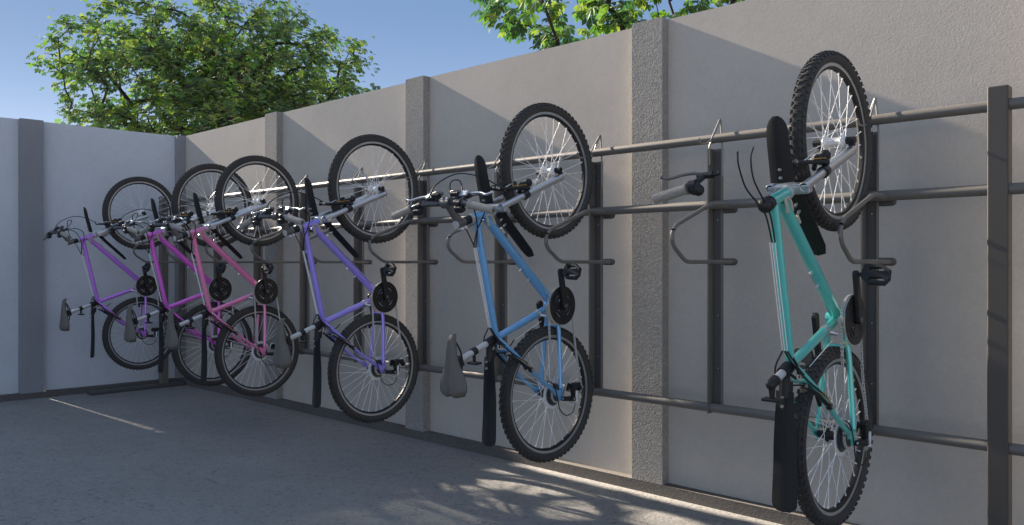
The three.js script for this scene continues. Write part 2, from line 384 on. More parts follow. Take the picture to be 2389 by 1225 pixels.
// shared frame geometry
const HT = P(-0.527, -0.256), HB = P(-0.405, -0.2165), BB = P(0.025, -0.662), SC = P(-0.378, -0.803);
const dirHT = HB.clone().sub(HT).normalize(), dirST = SC.clone().sub(BB).normalize();
const frameGeo = (() => {
  const l = [];
  l.push(cyl(HT, HB, 0.0205, 0.0205, 20));
  l.push(cyl(P(-0.495, -0.258), P(-0.372, -0.79), 0.0165, 0.0155, 18));                 // top tube
  l.push(cyl(P(-0.44, -0.245), P(0.015, -0.645), 0.0205, 0.0225, 20));                  // down tube
  l.push(cyl(BB, BB.clone().addScaledVector(dirST, 0.432), 0.0165, 0.0165, 18));        // seat tube
  l.push(cyl(P(0.025, -0.662, -0.036), P(0.025, -0.662, 0.036), 0.0235, 0.0235, 22));
  for (const s of [-1, 1]) {
    l.push(tube([P(-0.366, -0.803, s * 0.014), P(-0.325, -0.845, s * 0.036), P(-0.255, -0.912, s * 0.058), P(-0.15, -1.0, s * 0.066), P(-0.035, -1.078, s * 0.068)], 0.0098, 30, 10));
    l.push(tube([P(0.024, -0.685, s * 0.026), P(0.026, -0.77, s * 0.041), P(0.022, -0.92, s * 0.054), P(0.012, -1.065, s * 0.066)], 0.0108, 24, 10));
    const d = new THREE.Shape(); d.moveTo(-0.045, 0.03); d.lineTo(-0.02, 0.03); d.lineTo(0.0, 0.02); d.lineTo(0.02, 0.045); d.lineTo(0.03, 0.02); d.lineTo(0.016, -0.004); d.lineTo(0.012, -0.026); d.lineTo(-0.006, -0.024); d.lineTo(-0.012, -0.004); d.lineTo(-0.038, 0.006);
    l.push(new THREE.ExtrudeGeometry(d, { depth: 0.005, bevelEnabled: true, bevelSize: 0.0012, bevelThickness: 0.001, bevelSegments: 1 }).translate(0, RH + BASE, -s * 0.067 - 0.0025));
  }
  l.push(cyl(P(-0.305, -0.862, -0.045), P(-0.305, -0.862, 0.045), 0.0085, 0.0085, 12)); // seat stay bridge
  l.push(cyl(P(0.024, -0.765, -0.04), P(0.024, -0.765, 0.04), 0.008, 0.008, 12));
  l.push(cyl(P(-0.372, -0.79), P(-0.362, -0.812), 0.021, 0.019, 16));
  // cable stops
  l.push(cyl(P(-0.487, -0.38), P(-0.483, -0.397), 0.0065, 0.0065, 10), cyl(P(-0.399, -0.746), P(-0.395, -0.762), 0.0065, 0.0065, 10));
  return join(l);
})();
const bossGeo = (a, h) => join([cyl(P(a + 0.008, h + 0.008), P(a - 0.004, h - 0.004), 0.0055, 0.0055, 8), ball(P(a - 0.004, h - 0.004), 0.0062, 8)]);
const saddleGeo = (() => {
  const rings = [], n = 34, m = 24, L = 0.272;
  for (let i = 0; i <= n; i++) {
    const t = i / n;
    let hw = 0.021 + 0.008 * clampStep(0.05, 0.3, t) + 0.014 * clampStep(0.25, 0.6, t) + 0.041 * clampStep(0.42, 0.86, t);
    if (t > 0.88) hw -= 0.026 * Math.pow((t - 0.88) / 0.12, 2);
    if (t < 0.1) hw *= Math.sqrt(Math.max(0.03, 1 - Math.pow(1 - t / 0.1, 2)));
    const ring = [];
    const depth = 0.014 + 0.022 * clampStep(0, 0.9, t);
    const groove = 0.0052 * clampStep(0.25, 0.5, t), gw = 0.13 + 0.1 * clampStep(0.5, 1, t);
    const top = -0.656 + (t < 0.1 ? 0.012 * Math.pow(1 - t / 0.1, 2) : 0) - 0.012 * Math.sin(t * Math.PI) - 0.012 * clampStep(0.6, 1, t);
    for (let k = 0; k <= m; k++) {                        // top surface
      const s = k / m * 2 - 1, w = s * hw;
      const fall = depth * Math.pow(Math.abs(s), 3.2) - 0.004 * Math.exp(-Math.pow((Math.abs(s) - 0.55) * 3, 2)) * clampStep(0.4, 0.8, t);
      const g = groove * Math.exp(-Math.pow(s / gw, 2) * 1.8);
      const tail = (t > 0.8 ? 1 : 0) * (-0.008 * Math.pow(Math.max(0, t - 0.8) / 0.2, 1.6) * (1 - 1.4 * Math.exp(-Math.pow(s / 0.28, 2)) - Math.pow(Math.abs(s), 3)));
      ring.push(P(top + fall + g + (t > 0.95 ? (t - 0.95) * 0.3 : 0), -0.762 - t * L + tail, w));
    }
    for (let k = m; k >= 0; k--) {                        // underside
      const s = k / m * 2 - 1, w = s * hw * 0.93;
      const tail = (t > 0.8 ? 1 : 0) * (-0.008 * Math.pow(Math.max(0, t - 0.8) / 0.2, 1.6) * (1 - 1.4 * Math.exp(-Math.pow(s / 0.28, 2)) - Math.pow(Math.abs(s), 3)));
      ring.push(P(top + depth + 0.008 + 0.006 * (1 - s * s), -0.762 - t * L + tail * 0.9, w));
    }
    rings.push(ring);
  }
  return loft(rings, 0.9);
})();
const crankShape = (() => { const s = new THREE.Shape(); s.absarc(0, 0, 0.017, Math.PI * 0.9, Math.PI * 2.1); s.quadraticCurveTo(0.0115, 0.06, 0.0125, 0.168); s.absarc(0, 0.17, 0.0125, 0, Math.PI); s.quadraticCurveTo(-0.0115, 0.06, -0.0165, 0.004); return s; })();
const crankGeo = new THREE.ExtrudeGeometry(crankShape, { depth: 0.011, bevelEnabled: true, bevelSize: 0.002, bevelThickness: 0.003, bevelSegments: 2, curveSegments: 14 });
const pedalGeo = (() => {
  const s = new THREE.Shape(); s.moveTo(-0.046, 0.012); s.lineTo(-0.036, 0.036); s.lineTo(0.018, 0.038); s.lineTo(0.05, 0.016); s.lineTo(0.05, -0.018); s.lineTo(0.034, -0.038); s.lineTo(-0.02, -0.036); s.lineTo(-0.046, -0.012); s.closePath();
  for (const [x0, x1, y0, y1] of [[-0.026, 0.034, 0.0115, 0.0245], [-0.024, 0.038, -0.0255, -0.0125]]) { const p = new THREE.Path(); p.moveTo(x0, y0); p.lineTo(x0 + 0.006, y1); p.lineTo(x1 - 0.014, y1); p.lineTo(x1, y0); p.closePath(); s.holes.push(p); }
  const body = new THREE.ExtrudeGeometry(s, { depth: 0.016, bevelEnabled: true, bevelSize: 0.002, bevelThickness: 0.003, bevelSegments: 1 }).translate(0, 0, -0.008);
  return join([body, cyl(V3(-0.062, 0, 0), V3(0.045, 0, 0), 0.0075, 0.0065, 10)]);
})();
const chainGeo = (() => {
  const pts = []; const R = 0.070, cB = [0.025, -0.662], cR = [0.0, RH], rc = 0.036;
  const arc = (c, r, a0, a1, n) => { for (let i = 0; i <= n; i++) { const a = a0 + (a1 - a0) * i / n; pts.push(P(c[0] + Math.cos(a) * r, c[1] + Math.sin(a) * r, -0.052)); } };
  arc(cR, rc, -Math.PI * 0.35, -Math.PI, 8);                       // round the sprocket on the outer side
  arc(cB, 0.088, Math.PI * 1.03, -0.12, 22);                         // round the chainring
  pts.push(P(0.15, -0.9, -0.050));
  arc([0.172, -1.085], 0.02, 0.1, -Math.PI * 0.8, 6);
  pts.push(P(0.125, -1.075, -0.05));
  arc([0.086, -1.066], 0.02, Math.PI * 0.2, Math.PI * 1.1, 5);
  pts.push(P(0.045, -1.115, -0.05));
  const c = new THREE.CatmullRomCurve3(pts, true, 'catmullrom', 0.2), L = c.getLength(), n = Math.round(L / 0.0127), l = [];
  const fr = (i) => c.getPointAt((i % n) / n);
  for (let i = 0; i < n; i++) {
    const A = fr(i), B = fr(i + 1), mid = A.clone().lerp(B, 0.5), ang = Math.atan2(B.y - A.y, B.x - A.x), wd = i % 2 ? 0.0034 : 0.0050;
    for (const s of [-1, 1]) l.push(new THREE.BoxGeometry(0.0125, i % 2 ? 0.0078 : 0.0068, 0.0012).rotateZ(ang).translate(mid.x, mid.y, mid.z + s * wd / 1.4));
    l.push(cyl(V3(A.x, A.y, A.z - 0.0048), V3(A.x, A.y, A.z + 0.0048), 0.0038, 0.0038, 6));
  }
  return join(l);
})();
// brake arms (two) lying along a stay: from boss to tip
function brakeGeo(boss, tip, w0, w1, hw = 0.007) {
  const l = [];
  for (const s of [-1, 1]) {
    const A = P(boss[0], boss[1], s * w0), B = P((boss[0] * 0.5 + tip[0] * 0.5), (boss[1] * 0.5 + tip[1] * 0.5), s * (w0 * 0.75 + w1 * 0.25)), C = P(tip[0], tip[1], s * w1);
    l.push(cyl(A, B, hw * 1.25, hw, 8), cyl(B, C, hw, hw * 0.7, 8), ball(A, hw * 1.9, 10), ball(B, hw * 1.1, 8), ball(C, hw * 1.1, 8));
  }
  return l;
}
const orient = (axis) => new THREE.Quaternion().setFromUnitVectors(V3(0, 0, 1), axis.clone().normalize());
const gripGeo = (A, B) => {
  const L = A.distanceTo(B), pr = [[0, 0], [0.0175, 0], [0.0200, 0.002], [0.0200, 0.008], [0.0175, 0.009]];
  for (let k = 0; k < 13; k++) { const y = 0.011 + k * (L - 0.02) / 13; pr.push([0.0172, y], [0.0172, y + 0.0070], [0.01695, y + 0.0078], [0.01695, y + 0.0086]); }
  pr.push([0.0172, L - 0.004], [0.0172, L - 0.001], [0.0155, L], [0, L]);
  const g = new THREE.LatheGeometry(pr.map((q) => new THREE.Vector2(...q)), 22);
  const d = B.clone().sub(A).normalize();
  return toCreasedNormals(g.applyQuaternion(new THREE.Quaternion().setFromUnitVectors(UPV, d)).translate(A.x, A.y, A.z), 0.6);
};
function leverGeo(s) {                                     // s = +1 on the far side, -1 on the near side: [lever blade, black perch]
  const w = (x) => s * x;
  const blade = join([tube([P(-0.668, -0.168, w(0.125)), P(-0.662, -0.158, w(0.15)), P(-0.664, -0.160, w(0.20)), P(-0.676, -0.170, w(0.245)), P(-0.672, -0.163, w(0.275))], 0.0055, 24, 8), ball(P(-0.672, -0.163, w(0.277)), 0.0075, 8)]);
  const perch = join([
    cyl(P(-0.716, -0.203, w(0.118)), P(-0.717, -0.205, w(0.142)), 0.0185, 0.0185, 16),
    cyl(P(-0.708, -0.197, w(0.13)), P(-0.668, -0.168, w(0.115)), 0.0115, 0.0095, 10), cyl(P(-0.668, -0.168, w(0.085)), P(-0.668, -0.168, w(0.142)), 0.012, 0.010, 12),
    cyl(P(-0.668, -0.168, w(0.085)), P(-0.667, -0.166, w(0.062)), 0.0065, 0.005, 8)]);
  return { blade, perch };
}

function makeBike(colour, cut) {
  const b = new THREE.Group();
  const paintM = paint(...colour);
  const o = (n, g, m, p = b) => obj(n, g, m, p), oo = (n, l, m, p = b) => each(n, l, m, p);
  o('frame', frameGeo, paintM);
  o('bottle_boss', bossGeo(-0.150, -0.535), M.silver); o('bottle_boss', bossGeo(-0.203, -0.488), M.silver);
  // cream guides at the head of the down tube and a silver band on the seat tube
  o('cable_guide', [tube([P(-0.452, -0.243, -0.018), P(-0.447, -0.262, -0.021), P(-0.437, -0.283, -0.02)], 0.0065, 8, 6), tube([P(-0.428, -0.232, -0.018), P(-0.412, -0.252, -0.0205), P(-0.395, -0.275, -0.017)], 0.0065, 8, 6), tube([P(-0.452, -0.243, -0.018), P(-0.44, -0.236, -0.02), P(-0.428, -0.232, -0.018)], 0.0045, 6, 6)], M.cream);
  o('cable_guide', [cyl(P(-0.352, -0.293, -0.012), P(-0.331, -0.315, -0.012), 0.0085, 0.0085, 8)], M.cream);
  oo('headset', [cyl(HT.clone().addScaledVector(dirHT, -0.012), HT.clone().addScaledVector(dirHT, 0.004), 0.0235, 0.0225, 20), cyl(HB.clone().addScaledVector(dirHT, -0.004), HB.clone().addScaledVector(dirHT, 0.012), 0.0225, 0.0245, 20)], M.bright);
  // fork
  const fk = sub('fork', b), cm = P(-0.378, -0.2015);
  o('crown', [new RoundedBoxGeometry(0.034, 0.036, 0.15, 3, 0.008).rotateZ(Math.atan2(0.159, 0.42)).translate(cm.x, cm.y, 0), cyl(HB.clone().addScaledVector(dirHT, 0.010), cm, 0.021, 0.021, 16)], M.silver, fk);
  for (const s of [-1, 1]) {
    const top = P(-0.398, -0.2005, s * 0.06), ring = P(-0.245, -0.139, s * 0.06), end = P(0.024, -0.031, s * 0.06);
    o('stanchion', [cyl(top, ring, 0.0165, 0.0155, 20, true), new THREE.TorusGeometry(0.0155, 0.0022, 8, 20).applyQuaternion(orient(ring.clone().sub(top))).translate(top.x, top.y, top.z)], M.silver, fk);
    o('leg_cap', cyl(top.clone().lerp(ring, 0.02), top.clone().lerp(ring, 0.05), 0.0155, 0.0155, 16), M.black, fk);
    o('dust_seal', cyl(ring.clone().lerp(top, 0.03), ring.clone().lerp(end, 0.09), 0.0215, 0.020, 18), M.blackGloss, fk);
    o('slider', [cyl(ring, end, 0.0182, 0.0175, 20), ball(end, 0.0175, 14)], M.silver, fk);
    o('dropout', [cyl(P(0.026, -0.030, s * 0.06), P(0.004, 0.004, s * 0.058), 0.0125, 0.0115, 10), cyl(P(0, 0, s * 0.046), P(0, 0, s * 0.078), 0.014, 0.013, 12)], M.black, fk);
  }
  // wheels
  const fw = sub('front_wheel', b); fw.position.copy(P(0, 0)); fw.rotation.z = 0.06;
  o('tyre', tyreGeo, M.rubber, fw); o('rim', rimGeo, M.rim, fw); o('rim_bed', rimInGeo, M.black, fw); spokeF(fw, M.spoke); o('hub', hubFGeo, M.white, fw);
  const rw = sub('rear_wheel', b); rw.position.copy(P(0, RH)); rw.rotation.z = 0.21;
  o('tyre', tyreGeo, M.rubber, rw); o('rim', rimGeo, M.rim, rw); o('rim_bed', rimInGeo, M.black, rw); spokeR(rw, M.spoke); o('hub', hubRGeo, M.black, rw);
  o('spoke_protector', protectorGeo, M.white, rw); o('cassette', cassetteGeo, M.stem, rw);
  // drive train
  const crank = sub('crankset', b); crank.position.copy(BB);
  o('chainguard', ringParts.guard, M.black, crank); o('chainrings', ringParts.rings, M.bright, crank);
  const ca = o('crank_arm', crankGeo, M.black, crank); ca.rotation.z = 0.19; ca.position.z = 0.077;
  const cf = o('crank_arm', crankGeo, M.black, crank); cf.rotation.z = Math.PI + 0.19; cf.position.z = -0.088;
  o('crank_bolt', cyl(V3(0, 0, 0.088), V3(0, 0, 0.0935), 0.011, 0.010, 14), M.stem, crank);
  const tipN = [0.025 - Math.sin(0.19) * 0.17, -0.662 + Math.cos(0.19) * 0.17], tipF = [0.025 + Math.sin(0.19) * 0.17, -0.662 - Math.cos(0.19) * 0.17];
  const pn = o('pedal', pedalGeo, M.black); pn.position.copy(P(tipN[0], tipN[1], -0.152)); pn.rotation.set(0, -Math.PI / 2, 0); pn.rotateX(-0.32);
  const pf = o('pedal', pedalGeo, M.black); pf.position.copy(P(tipF[0], tipF[1], 0.152)); pf.rotation.set(0, Math.PI / 2, 0); pf.rotateX(0.25);
  o('chain', chainGeo, M.bright).userData.kind = 'stuff';
  o('front_derailleur', [cyl(P(-0.078, -0.7005), P(-0.094, -0.707), 0.0205, 0.0205, 18), cyl(P(-0.085, -0.705, -0.01), P(-0.06, -0.712, -0.035), 0.009, 0.008, 8), cyl(P(-0.09, -0.69, -0.012), P(-0.1, -0.682, -0.014), 0.005, 0.005, 8)], M.silver);
  const fdS = (() => { const s = new THREE.Shape(); s.absarc(0, 0, 0.1015, Math.PI * 0.97, Math.PI * 1.42); s.absarc(0, 0, 0.090, Math.PI * 1.40, Math.PI * 0.97, true); s.closePath(); return new THREE.ExtrudeGeometry(s, { depth: 0.0022, bevelEnabled: false, curveSegments: 16 }); })();
  o('derailleur_cage', [fdS.clone().translate(BB.x, BB.y, 0.0655), fdS.clone().translate(BB.x, BB.y, 0.044), cyl(P(-0.055, -0.715, -0.044), P(-0.05, -0.7, -0.062), 0.006, 0.006, 8)], M.cream);
  const rd = sub('rear_derailleur', b);
  o('body', [cyl(P(0.014, -1.118, -0.078), P(0.058, -1.122, -0.088), 0.012, 0.011, 10), cyl(P(0.058, -1.122, -0.086), P(0.096, -1.128, -0.084), 0.014, 0.012, 10), new RoundedBoxGeometry(0.032, 0.075, 0.026, 2, 0.006).rotateZ(0.12).translate(0.105, -1.09 + BASE, 0.075), new RoundedBoxGeometry(0.07, 0.028, 0.01, 2, 0.004).rotateZ(-0.1).translate(0.135, -1.066 + BASE, 0.062)], M.black, rd);
  o('arm', new RoundedBoxGeometry(0.012, 0.058, 0.008, 2, 0.003).rotateZ(-0.06).translate(0.104, -1.115 + BASE, 0.092), M.white, rd);
  oo('pulley', [[0.172, -1.085], [0.086, -1.066]].map(([a, h]) => join([gear(0.021, 11, 0.004, 0.007).translate(a, h + BASE, 0.046), cyl(P(a, h, -0.04), P(a, h, -0.066), 0.012, 0.011, 10)])), M.blackGloss, rd);
  oo('bolt', [cyl(P(0.014, -1.118, -0.08), P(0.014, -1.118, -0.0865), 0.007, 0.006, 8), cyl(P(0.08, -1.125, -0.09), P(0.08, -1.125, -0.099), 0.0065, 0.006, 8), cyl(P(0.106, -1.145, -0.08), P(0.108, -1.16, -0.08), 0.006, 0.005, 8)], M.silver, rd);
  o('cable_loop', tube([P(-0.09, -1.02, -0.076), P(-0.055, -1.045, -0.082), P(-0.035, -1.1, -0.085), P(-0.015, -1.165, -0.085), P(0.03, -1.2, -0.085), P(0.08, -1.193, -0.085), P(0.106, -1.155, -0.083)], 0.0026, 32, 6), M.black, rd);
  // seat post, saddle
  const post = P(-0.602, -0.884), pd = P(-0.378, -0.803).sub(post).normalize();
  const cutEnd = P(-0.485, -0.8405);
  o('seat_clamp', [cyl(P(-0.388, -0.8065), P(-0.432, -0.823), 0.0225, 0.0215, 20), tube([P(-0.395, -0.83, -0.012), P(-0.378, -0.845, -0.03), P(-0.40, -0.80, -0.036), P(-0.425, -0.772, -0.034)], 0.005, 14, 6)], M.black);
  oo('clamp_bolt', [new THREE.TorusGeometry(0.0085, 0.0035, 8, 14).translate(P(-0.385, -0.838, -0.032).x, P(-0.385, -0.838).y, 0.034), new THREE.TorusGeometry(0.0085, 0.0035, 8, 14).translate(P(-0.368, -0.843).x, P(-0.368, -0.843).y, 0.032)], M.cream);
  o('seat_post', cyl(P(-0.40, -0.811), cut ? cutEnd : post, 0.0142, 0.0142, 20), M.bright);
  if (cut) o('post_plug', [cyl(P(-0.482, -0.8395), P(-0.515, -0.852), 0.0185, 0.017, 14), ball(P(-0.515, -0.852), 0.0185, 12), cyl(P(-0.51, -0.855), P(-0.508, -0.898), 0.0125, 0.0085, 10)], M.black);
  if (!cut) {
    o('saddle', saddleGeo, M.saddle);
    o('saddle_base', [...[-1, 1].map((s) => tube([P(-0.632, -0.80, s * 0.012), P(-0.612, -0.84, s * 0.02), P(-0.603, -0.885, s * 0.022), P(-0.61, -0.93, s * 0.024), P(-0.632, -0.995, s * 0.034)], 0.0042, 18, 6)), new RoundedBoxGeometry(0.03, 0.05, 0.05, 2, 0.008).rotateZ(0.36).translate(post.x - 0.006, post.y - 0.002, 0)], M.blackGloss);
  }
  const rf = sub('reflector', b), rq = cut ? P(-0.508, -0.875) : P(-0.512, -0.862);
  if (!cut) o('bracket', [cyl(P(-0.500, -0.8465), P(-0.524, -0.8555), 0.0185, 0.0185, 18), cyl(rq, P(-0.508, -0.895), 0.008, 0.0075, 10)], M.black, rf);
  o('lens', [new RoundedBoxGeometry(0.036, 0.011, 0.066, 2, 0.004).rotateZ(0.08).translate(rq.x + 0.004, P(0, -0.903).y, 0)], M.blackGloss, rf);
  // mudguards
  const rm = sub('rear_mudguard', b);
  o('blade', guardShell([P(-0.420, -0.885), P(-0.421, -0.98), P(-0.420, -1.1), P(-0.423, -1.2), P(-0.428, -1.288)], (t) => (0.031 + 0.010 * clampStep(0.05, 0.5, t) + 0.003 * clampStep(0.5, 0.9, t)) * (t > 0.92 ? Math.sqrt(Math.max(0.02, 1 - Math.pow((t - 0.92) / 0.082, 2))) * 0.6 + 0.4 : 1), -0.008, -0.003, 0.0035), M.mud, rm);
  o('hinge', [cyl(P(-0.41, -0.826), P(-0.412, -0.905), 0.016, 0.018, 12), new RoundedBoxGeometry(0.03, 0.045, 0.04, 2, 0.006).translate(P(-0.405, -0.866).x, P(0, -0.866).y, 0)], M.black, rm);
  oo('bolt', [cyl(P(-0.43, -0.905, -0.0), P(-0.439, -0.905, -0.0), 0.0055, 0.005, 8), cyl(P(-0.43, -0.934), P(-0.4385, -0.934), 0.0055, 0.005, 8), cyl(P(-0.41, -0.846, -0.018), P(-0.41, -0.846, -0.024), 0.005, 0.005, 8)], M.steel, rm);
  const fm = sub('front_mudguard', b);
  o('front_blade', guardShell([P(-0.437, -0.185), P(-0.454, -0.12), P(-0.472, -0.05), P(-0.487, 0.032)], (t) => 0.042 * (t < 0.75 ? 1 - 0.12 * t : 0.91 * Math.sqrt(Math.max(0.015, 1 - Math.pow((t - 0.75) / 0.256, 2)))), 0.007, 0.002, 0.0035), M.mud, fm);
  o('rear_blade', guardShell([P(-0.36, -0.222), P(-0.315, -0.268), P(-0.235, -0.34), P(-0.142, -0.424)], (t) => 0.039 - 0.004 * t - (t > 0.9 ? (t - 0.9) * 0.1 : 0), -0.012, -0.003, 0.0035), M.mud, fm);
  oo('bolt', [[-0.4645, -0.143], [-0.458, -0.170]].map(([a, h]) => cyl(P(a + 0.01, h, -0.004), P(a - 0.002, h, -0.004), 0.005, 0.0045, 8)).concat([[-0.34, -0.252, 1], [-0.318, -0.276, 1]].map(([a, h]) => cyl(P(a + 0.005, h + 0.004, -0.006), P(a - 0.008, h - 0.008, -0.006), 0.005, 0.0045, 8))), M.steel, fm);
  // brakes
  const fb = sub('front_brake', b);
  o('arms', [...brakeGeo([-0.222, -0.102], [-0.372, -0.112], 0.058, 0.03, 0.0085), ...brakeGeo([-0.205, -0.075], [-0.245, -0.085], 0.05, 0.04, 0.011), new RoundedBoxGeometry(0.055, 0.018, 0.012, 2, 0.004).rotateZ(1.0).translate(P(-0.235, -0.1).x, P(0, -0.105).y, 0.028), new RoundedBoxGeometry(0.055, 0.018, 0.012, 2, 0.004).rotateZ(1.0).translate(P(-0.235, -0.1).x, P(0, -0.105).y, -0.028), tube([P(-0.375, -0.112, -0.03), P(-0.395, -0.098, 0), P(-0.375, -0.112, 0.03)], 0.003, 12, 6)], M.black, fb);
  o('noodle', [tube([P(-0.35, -0.108, -0.035), P(-0.32, -0.09, -0.045), P(-0.29, -0.09, -0.03), P(-0.29, -0.095, 0)], 0.003, 16, 6), cyl(P(-0.376, -0.112, -0.028), P(-0.395, -0.108, -0.028), 0.005, 0.005, 8), cyl(P(-0.42, -0.104, 0.02), P(-0.402, -0.104, 0.018), 0.0055, 0.004, 8)], M.silver, fb);
  o('spring', [tube([P(-0.235, -0.088, -0.066), P(-0.285, -0.094, -0.062), P(-0.315, -0.098, -0.052)], 0.002, 8, 5)], M.gold, fb);
  const rb = sub('rear_brake', b);
  o('arms', [...brakeGeo([-0.205, -0.955], [-0.345, -0.868], 0.066, 0.034, 0.0075), tube([P(-0.345, -0.868, -0.034), P(-0.368, -0.87, 0), P(-0.345, -0.868, 0.034)], 0.003, 12, 6), new RoundedBoxGeometry(0.05, 0.016, 0.012, 2, 0.004).rotateZ(2.2).translate(-0.212, -0.938 + BASE, 0.03), new RoundedBoxGeometry(0.05, 0.016, 0.012, 2, 0.004).rotateZ(2.2).translate(-0.212, -0.938 + BASE, -0.03)], M.black, rb);
  oo('bolt', [-1, 1].flatMap((s) => [cyl(P(-0.205, -0.955, s * 0.076), P(-0.205, -0.955, s * 0.083), 0.007, 0.006, 8), cyl(P(-0.342, -0.871, s * 0.04), P(-0.342, -0.871, s * 0.047), 0.006, 0.006, 8)]), M.steel, rb);
  o('spring', [tube([P(-0.215, -0.945, -0.078), P(-0.255, -0.915, -0.074), P(-0.29, -0.895, -0.064)], 0.002, 8, 5)], M.gold, rb);
  // cables on the frame
  const cb = sub('cables', b);
  oo('bare_wire', [-0.009, 0.002, 0.011].map((w, i) => cyl(P(-0.506 + i * 0.002, -0.385, w), P(-0.412 + i * 0.002, -0.752, w), 0.0016, 0.0016, 5)).concat([cyl(P(-0.265, -0.815, -0.02), P(-0.09, -0.735, -0.03), 0.0016, 0.0016, 5)]), M.spoke, cb);
  const hs = [
    [P(-0.412, -0.752, -0.009), P(-0.40, -0.79, -0.03), P(-0.36, -0.825, -0.036), P(-0.31, -0.838, -0.03), P(-0.272, -0.815, -0.02)],
    [P(-0.410, -0.752, 0.002), P(-0.395, -0.80, -0.024), P(-0.35, -0.85, -0.05), P(-0.29, -0.89, -0.066), P(-0.235, -0.922, -0.073)],
    [P(-0.410, -0.752, 0.011), P(-0.418, -0.80, 0.03), P(-0.405, -0.84, 0.035), P(-0.37, -0.862, 0.015)],
  ];
  if (!cut) {
    hs.push(
      [P(-0.69, -0.165, 0.10), P(-0.655, -0.105, 0.09), P(-0.565, -0.055, 0.07), P(-0.495, -0.052, 0.04), P(-0.45, -0.075, -0.02), P(-0.40, -0.10, -0.035)],
      [P(-0.69, -0.17, 0.085), P(-0.63, -0.168, 0.04), P(-0.585, -0.178, -0.03), P(-0.545, -0.215, -0.035), P(-0.515, -0.29, -0.026), P(-0.507, -0.382, -0.009)],
      [P(-0.665, -0.165, -0.075), P(-0.61, -0.13, -0.03), P(-0.575, -0.085, 0.03), P(-0.60, -0.10, 0.06), P(-0.59, -0.2, 0.05), P(-0.545, -0.29, 0.024), P(-0.505, -0.382, 0.002)],
      [P(-0.655, -0.178, -0.11), P(-0.60, -0.16, -0.12), P(-0.53, -0.185, -0.1), P(-0.50, -0.25, -0.045), P(-0.512, -0.31, -0.02), P(-0.502, -0.382, 0.011)]);
  } else hs.push([P(-0.722, -0.109, 0.01), P(-0.715, -0.15, 0.01), P(-0.67, -0.215, 0.01), P(-0.595, -0.258, 0.01), P(-0.54, -0.30, 0.006), P(-0.504, -0.384, 0.002)], [P(-0.648, -0.088, -0.005), P(-0.665, -0.125, -0.005), P(-0.645, -0.19, -0.005), P(-0.58, -0.255, -0.008), P(-0.54, -0.30, -0.01), P(-0.506, -0.384, -0.009)]);
  oo('housing', hs.map((h) => tube(h, 0.0031, 40, 6)), M.black, cb);
  // cockpit
  const dn = dirHT.clone().negate();
  if (cut) {
    o('head_cap', [cyl(HT.clone().addScaledVector(dn, -0.002), HT.clone().addScaledVector(dn, 0.03), 0.024, 0.027, 16), ball(HT.clone().addScaledVector(dn, 0.03), 0.0265, 14)], M.black);
  } else {
    const sA = HT.clone().addScaledVector(dn, 0.006), sB = HT.clone().addScaledVector(dn, 0.045), sC = HT.clone().addScaledVector(dn, 0.048), sD = HT.clone().addScaledVector(dn, 0.098), bar = P(-0.672, -0.194);
    o('spacer', cyl(sA, sB, 0.0195, 0.0195, 20), M.black);
    const st = sub('stem', b), mid = sC.clone().lerp(sD, 0.5), up = bar.clone().sub(mid).normalize();
    o('body', [cyl(sC, sD, 0.0205, 0.0205, 22), cyl(mid, bar.clone().addScaledVector(up, -0.012), 0.0195, 0.0175, 20), new THREE.CylinderGeometry(0.0225, 0.0225, 0.05, 22).rotateX(Math.PI / 2).translate(bar.x, bar.y, 0)], M.stem, st);
    o('top_cap', [cyl(sD, sD.clone().addScaledVector(dn, 0.004), 0.0195, 0.018, 22)], M.bright, st);
    oo('bolt', [...[0.012, 0.034].map((q) => { const c = sC.clone().addScaledVector(dn, q).add(V3(0.006, -0.0215, 0.014)); return cyl(c.clone().add(V3(0, 0, -0.02)), c.clone().add(V3(0.001, 0, 0.008)), 0.0062, 0.0062, 10); }), ...[-1, 1].map((s) => { const c = bar.clone().addScaledVector(up, 0.021); return cyl(c.clone().add(V3(0, 0, s * 0.016)), c.clone().add(V3(0, 0, s * 0.016)).addScaledVector(up, 0.007), 0.0055, 0.005, 8); })], M.white, st);
    const half = (s) => [P(-0.672, -0.194, 0), P(-0.672, -0.194, s * 0.055), P(-0.690, -0.194, s * 0.085), P(-0.712, -0.198, s * 0.12), P(-0.716, -0.205, s * 0.16), P(-0.713, -0.222, s * 0.24), P(-0.710, -0.239, s * 0.315)];
    o('handlebar', [tube(half(-1), 0.0122, 48, 12), tube(half(1), 0.0122, 48, 12)], M.bar);
    for (const s of [-1, 1]) {
      o('grip', gripGeo(P(-0.7155, -0.2105, s * 0.185), P(-0.7095, -0.2405, s * 0.322)), M.grip);
      const lv = leverGeo(s), bl = sub('brake_lever', b);
      o('blade', lv.blade, M.silver, bl); o('perch', lv.perch, M.blackGloss, bl);
      o('face_plate', [new RoundedBoxGeometry(0.012, 0.03, 0.05, 2, 0.005).rotateZ(-0.6).translate(P(-0.674, -0.158).x, P(0, -0.158).y, -s * 0.108)], M.silver, bl);
      const sh = sub('gear_shifter', b);
      o('body', new RoundedBoxGeometry(0.03, 0.03, 0.048, 3, 0.009).rotateZ(0.5).translate(P(-0.722, -0.226).x, P(0, -0.228).y, -s * 0.135), M.blackGloss, sh);
      o('mount', [cyl(P(-0.672, -0.194, s * 0.07), P(-0.676, -0.150, s * 0.062), 0.009, 0.009, 10), cyl(P(-0.678, -0.157, s * 0.04), P(-0.68, -0.157, s * 0.085), 0.012, 0.012, 12)], M.blackGloss, sh);
      o('thumb_lever', tube([P(-0.676, -0.150, s * 0.03), P(-0.680, -0.146, s * 0.055), P(-0.676, -0.150, s * 0.085)], 0.0085, 12, 8), M.stem, sh);
    }
  }
  return b;
}

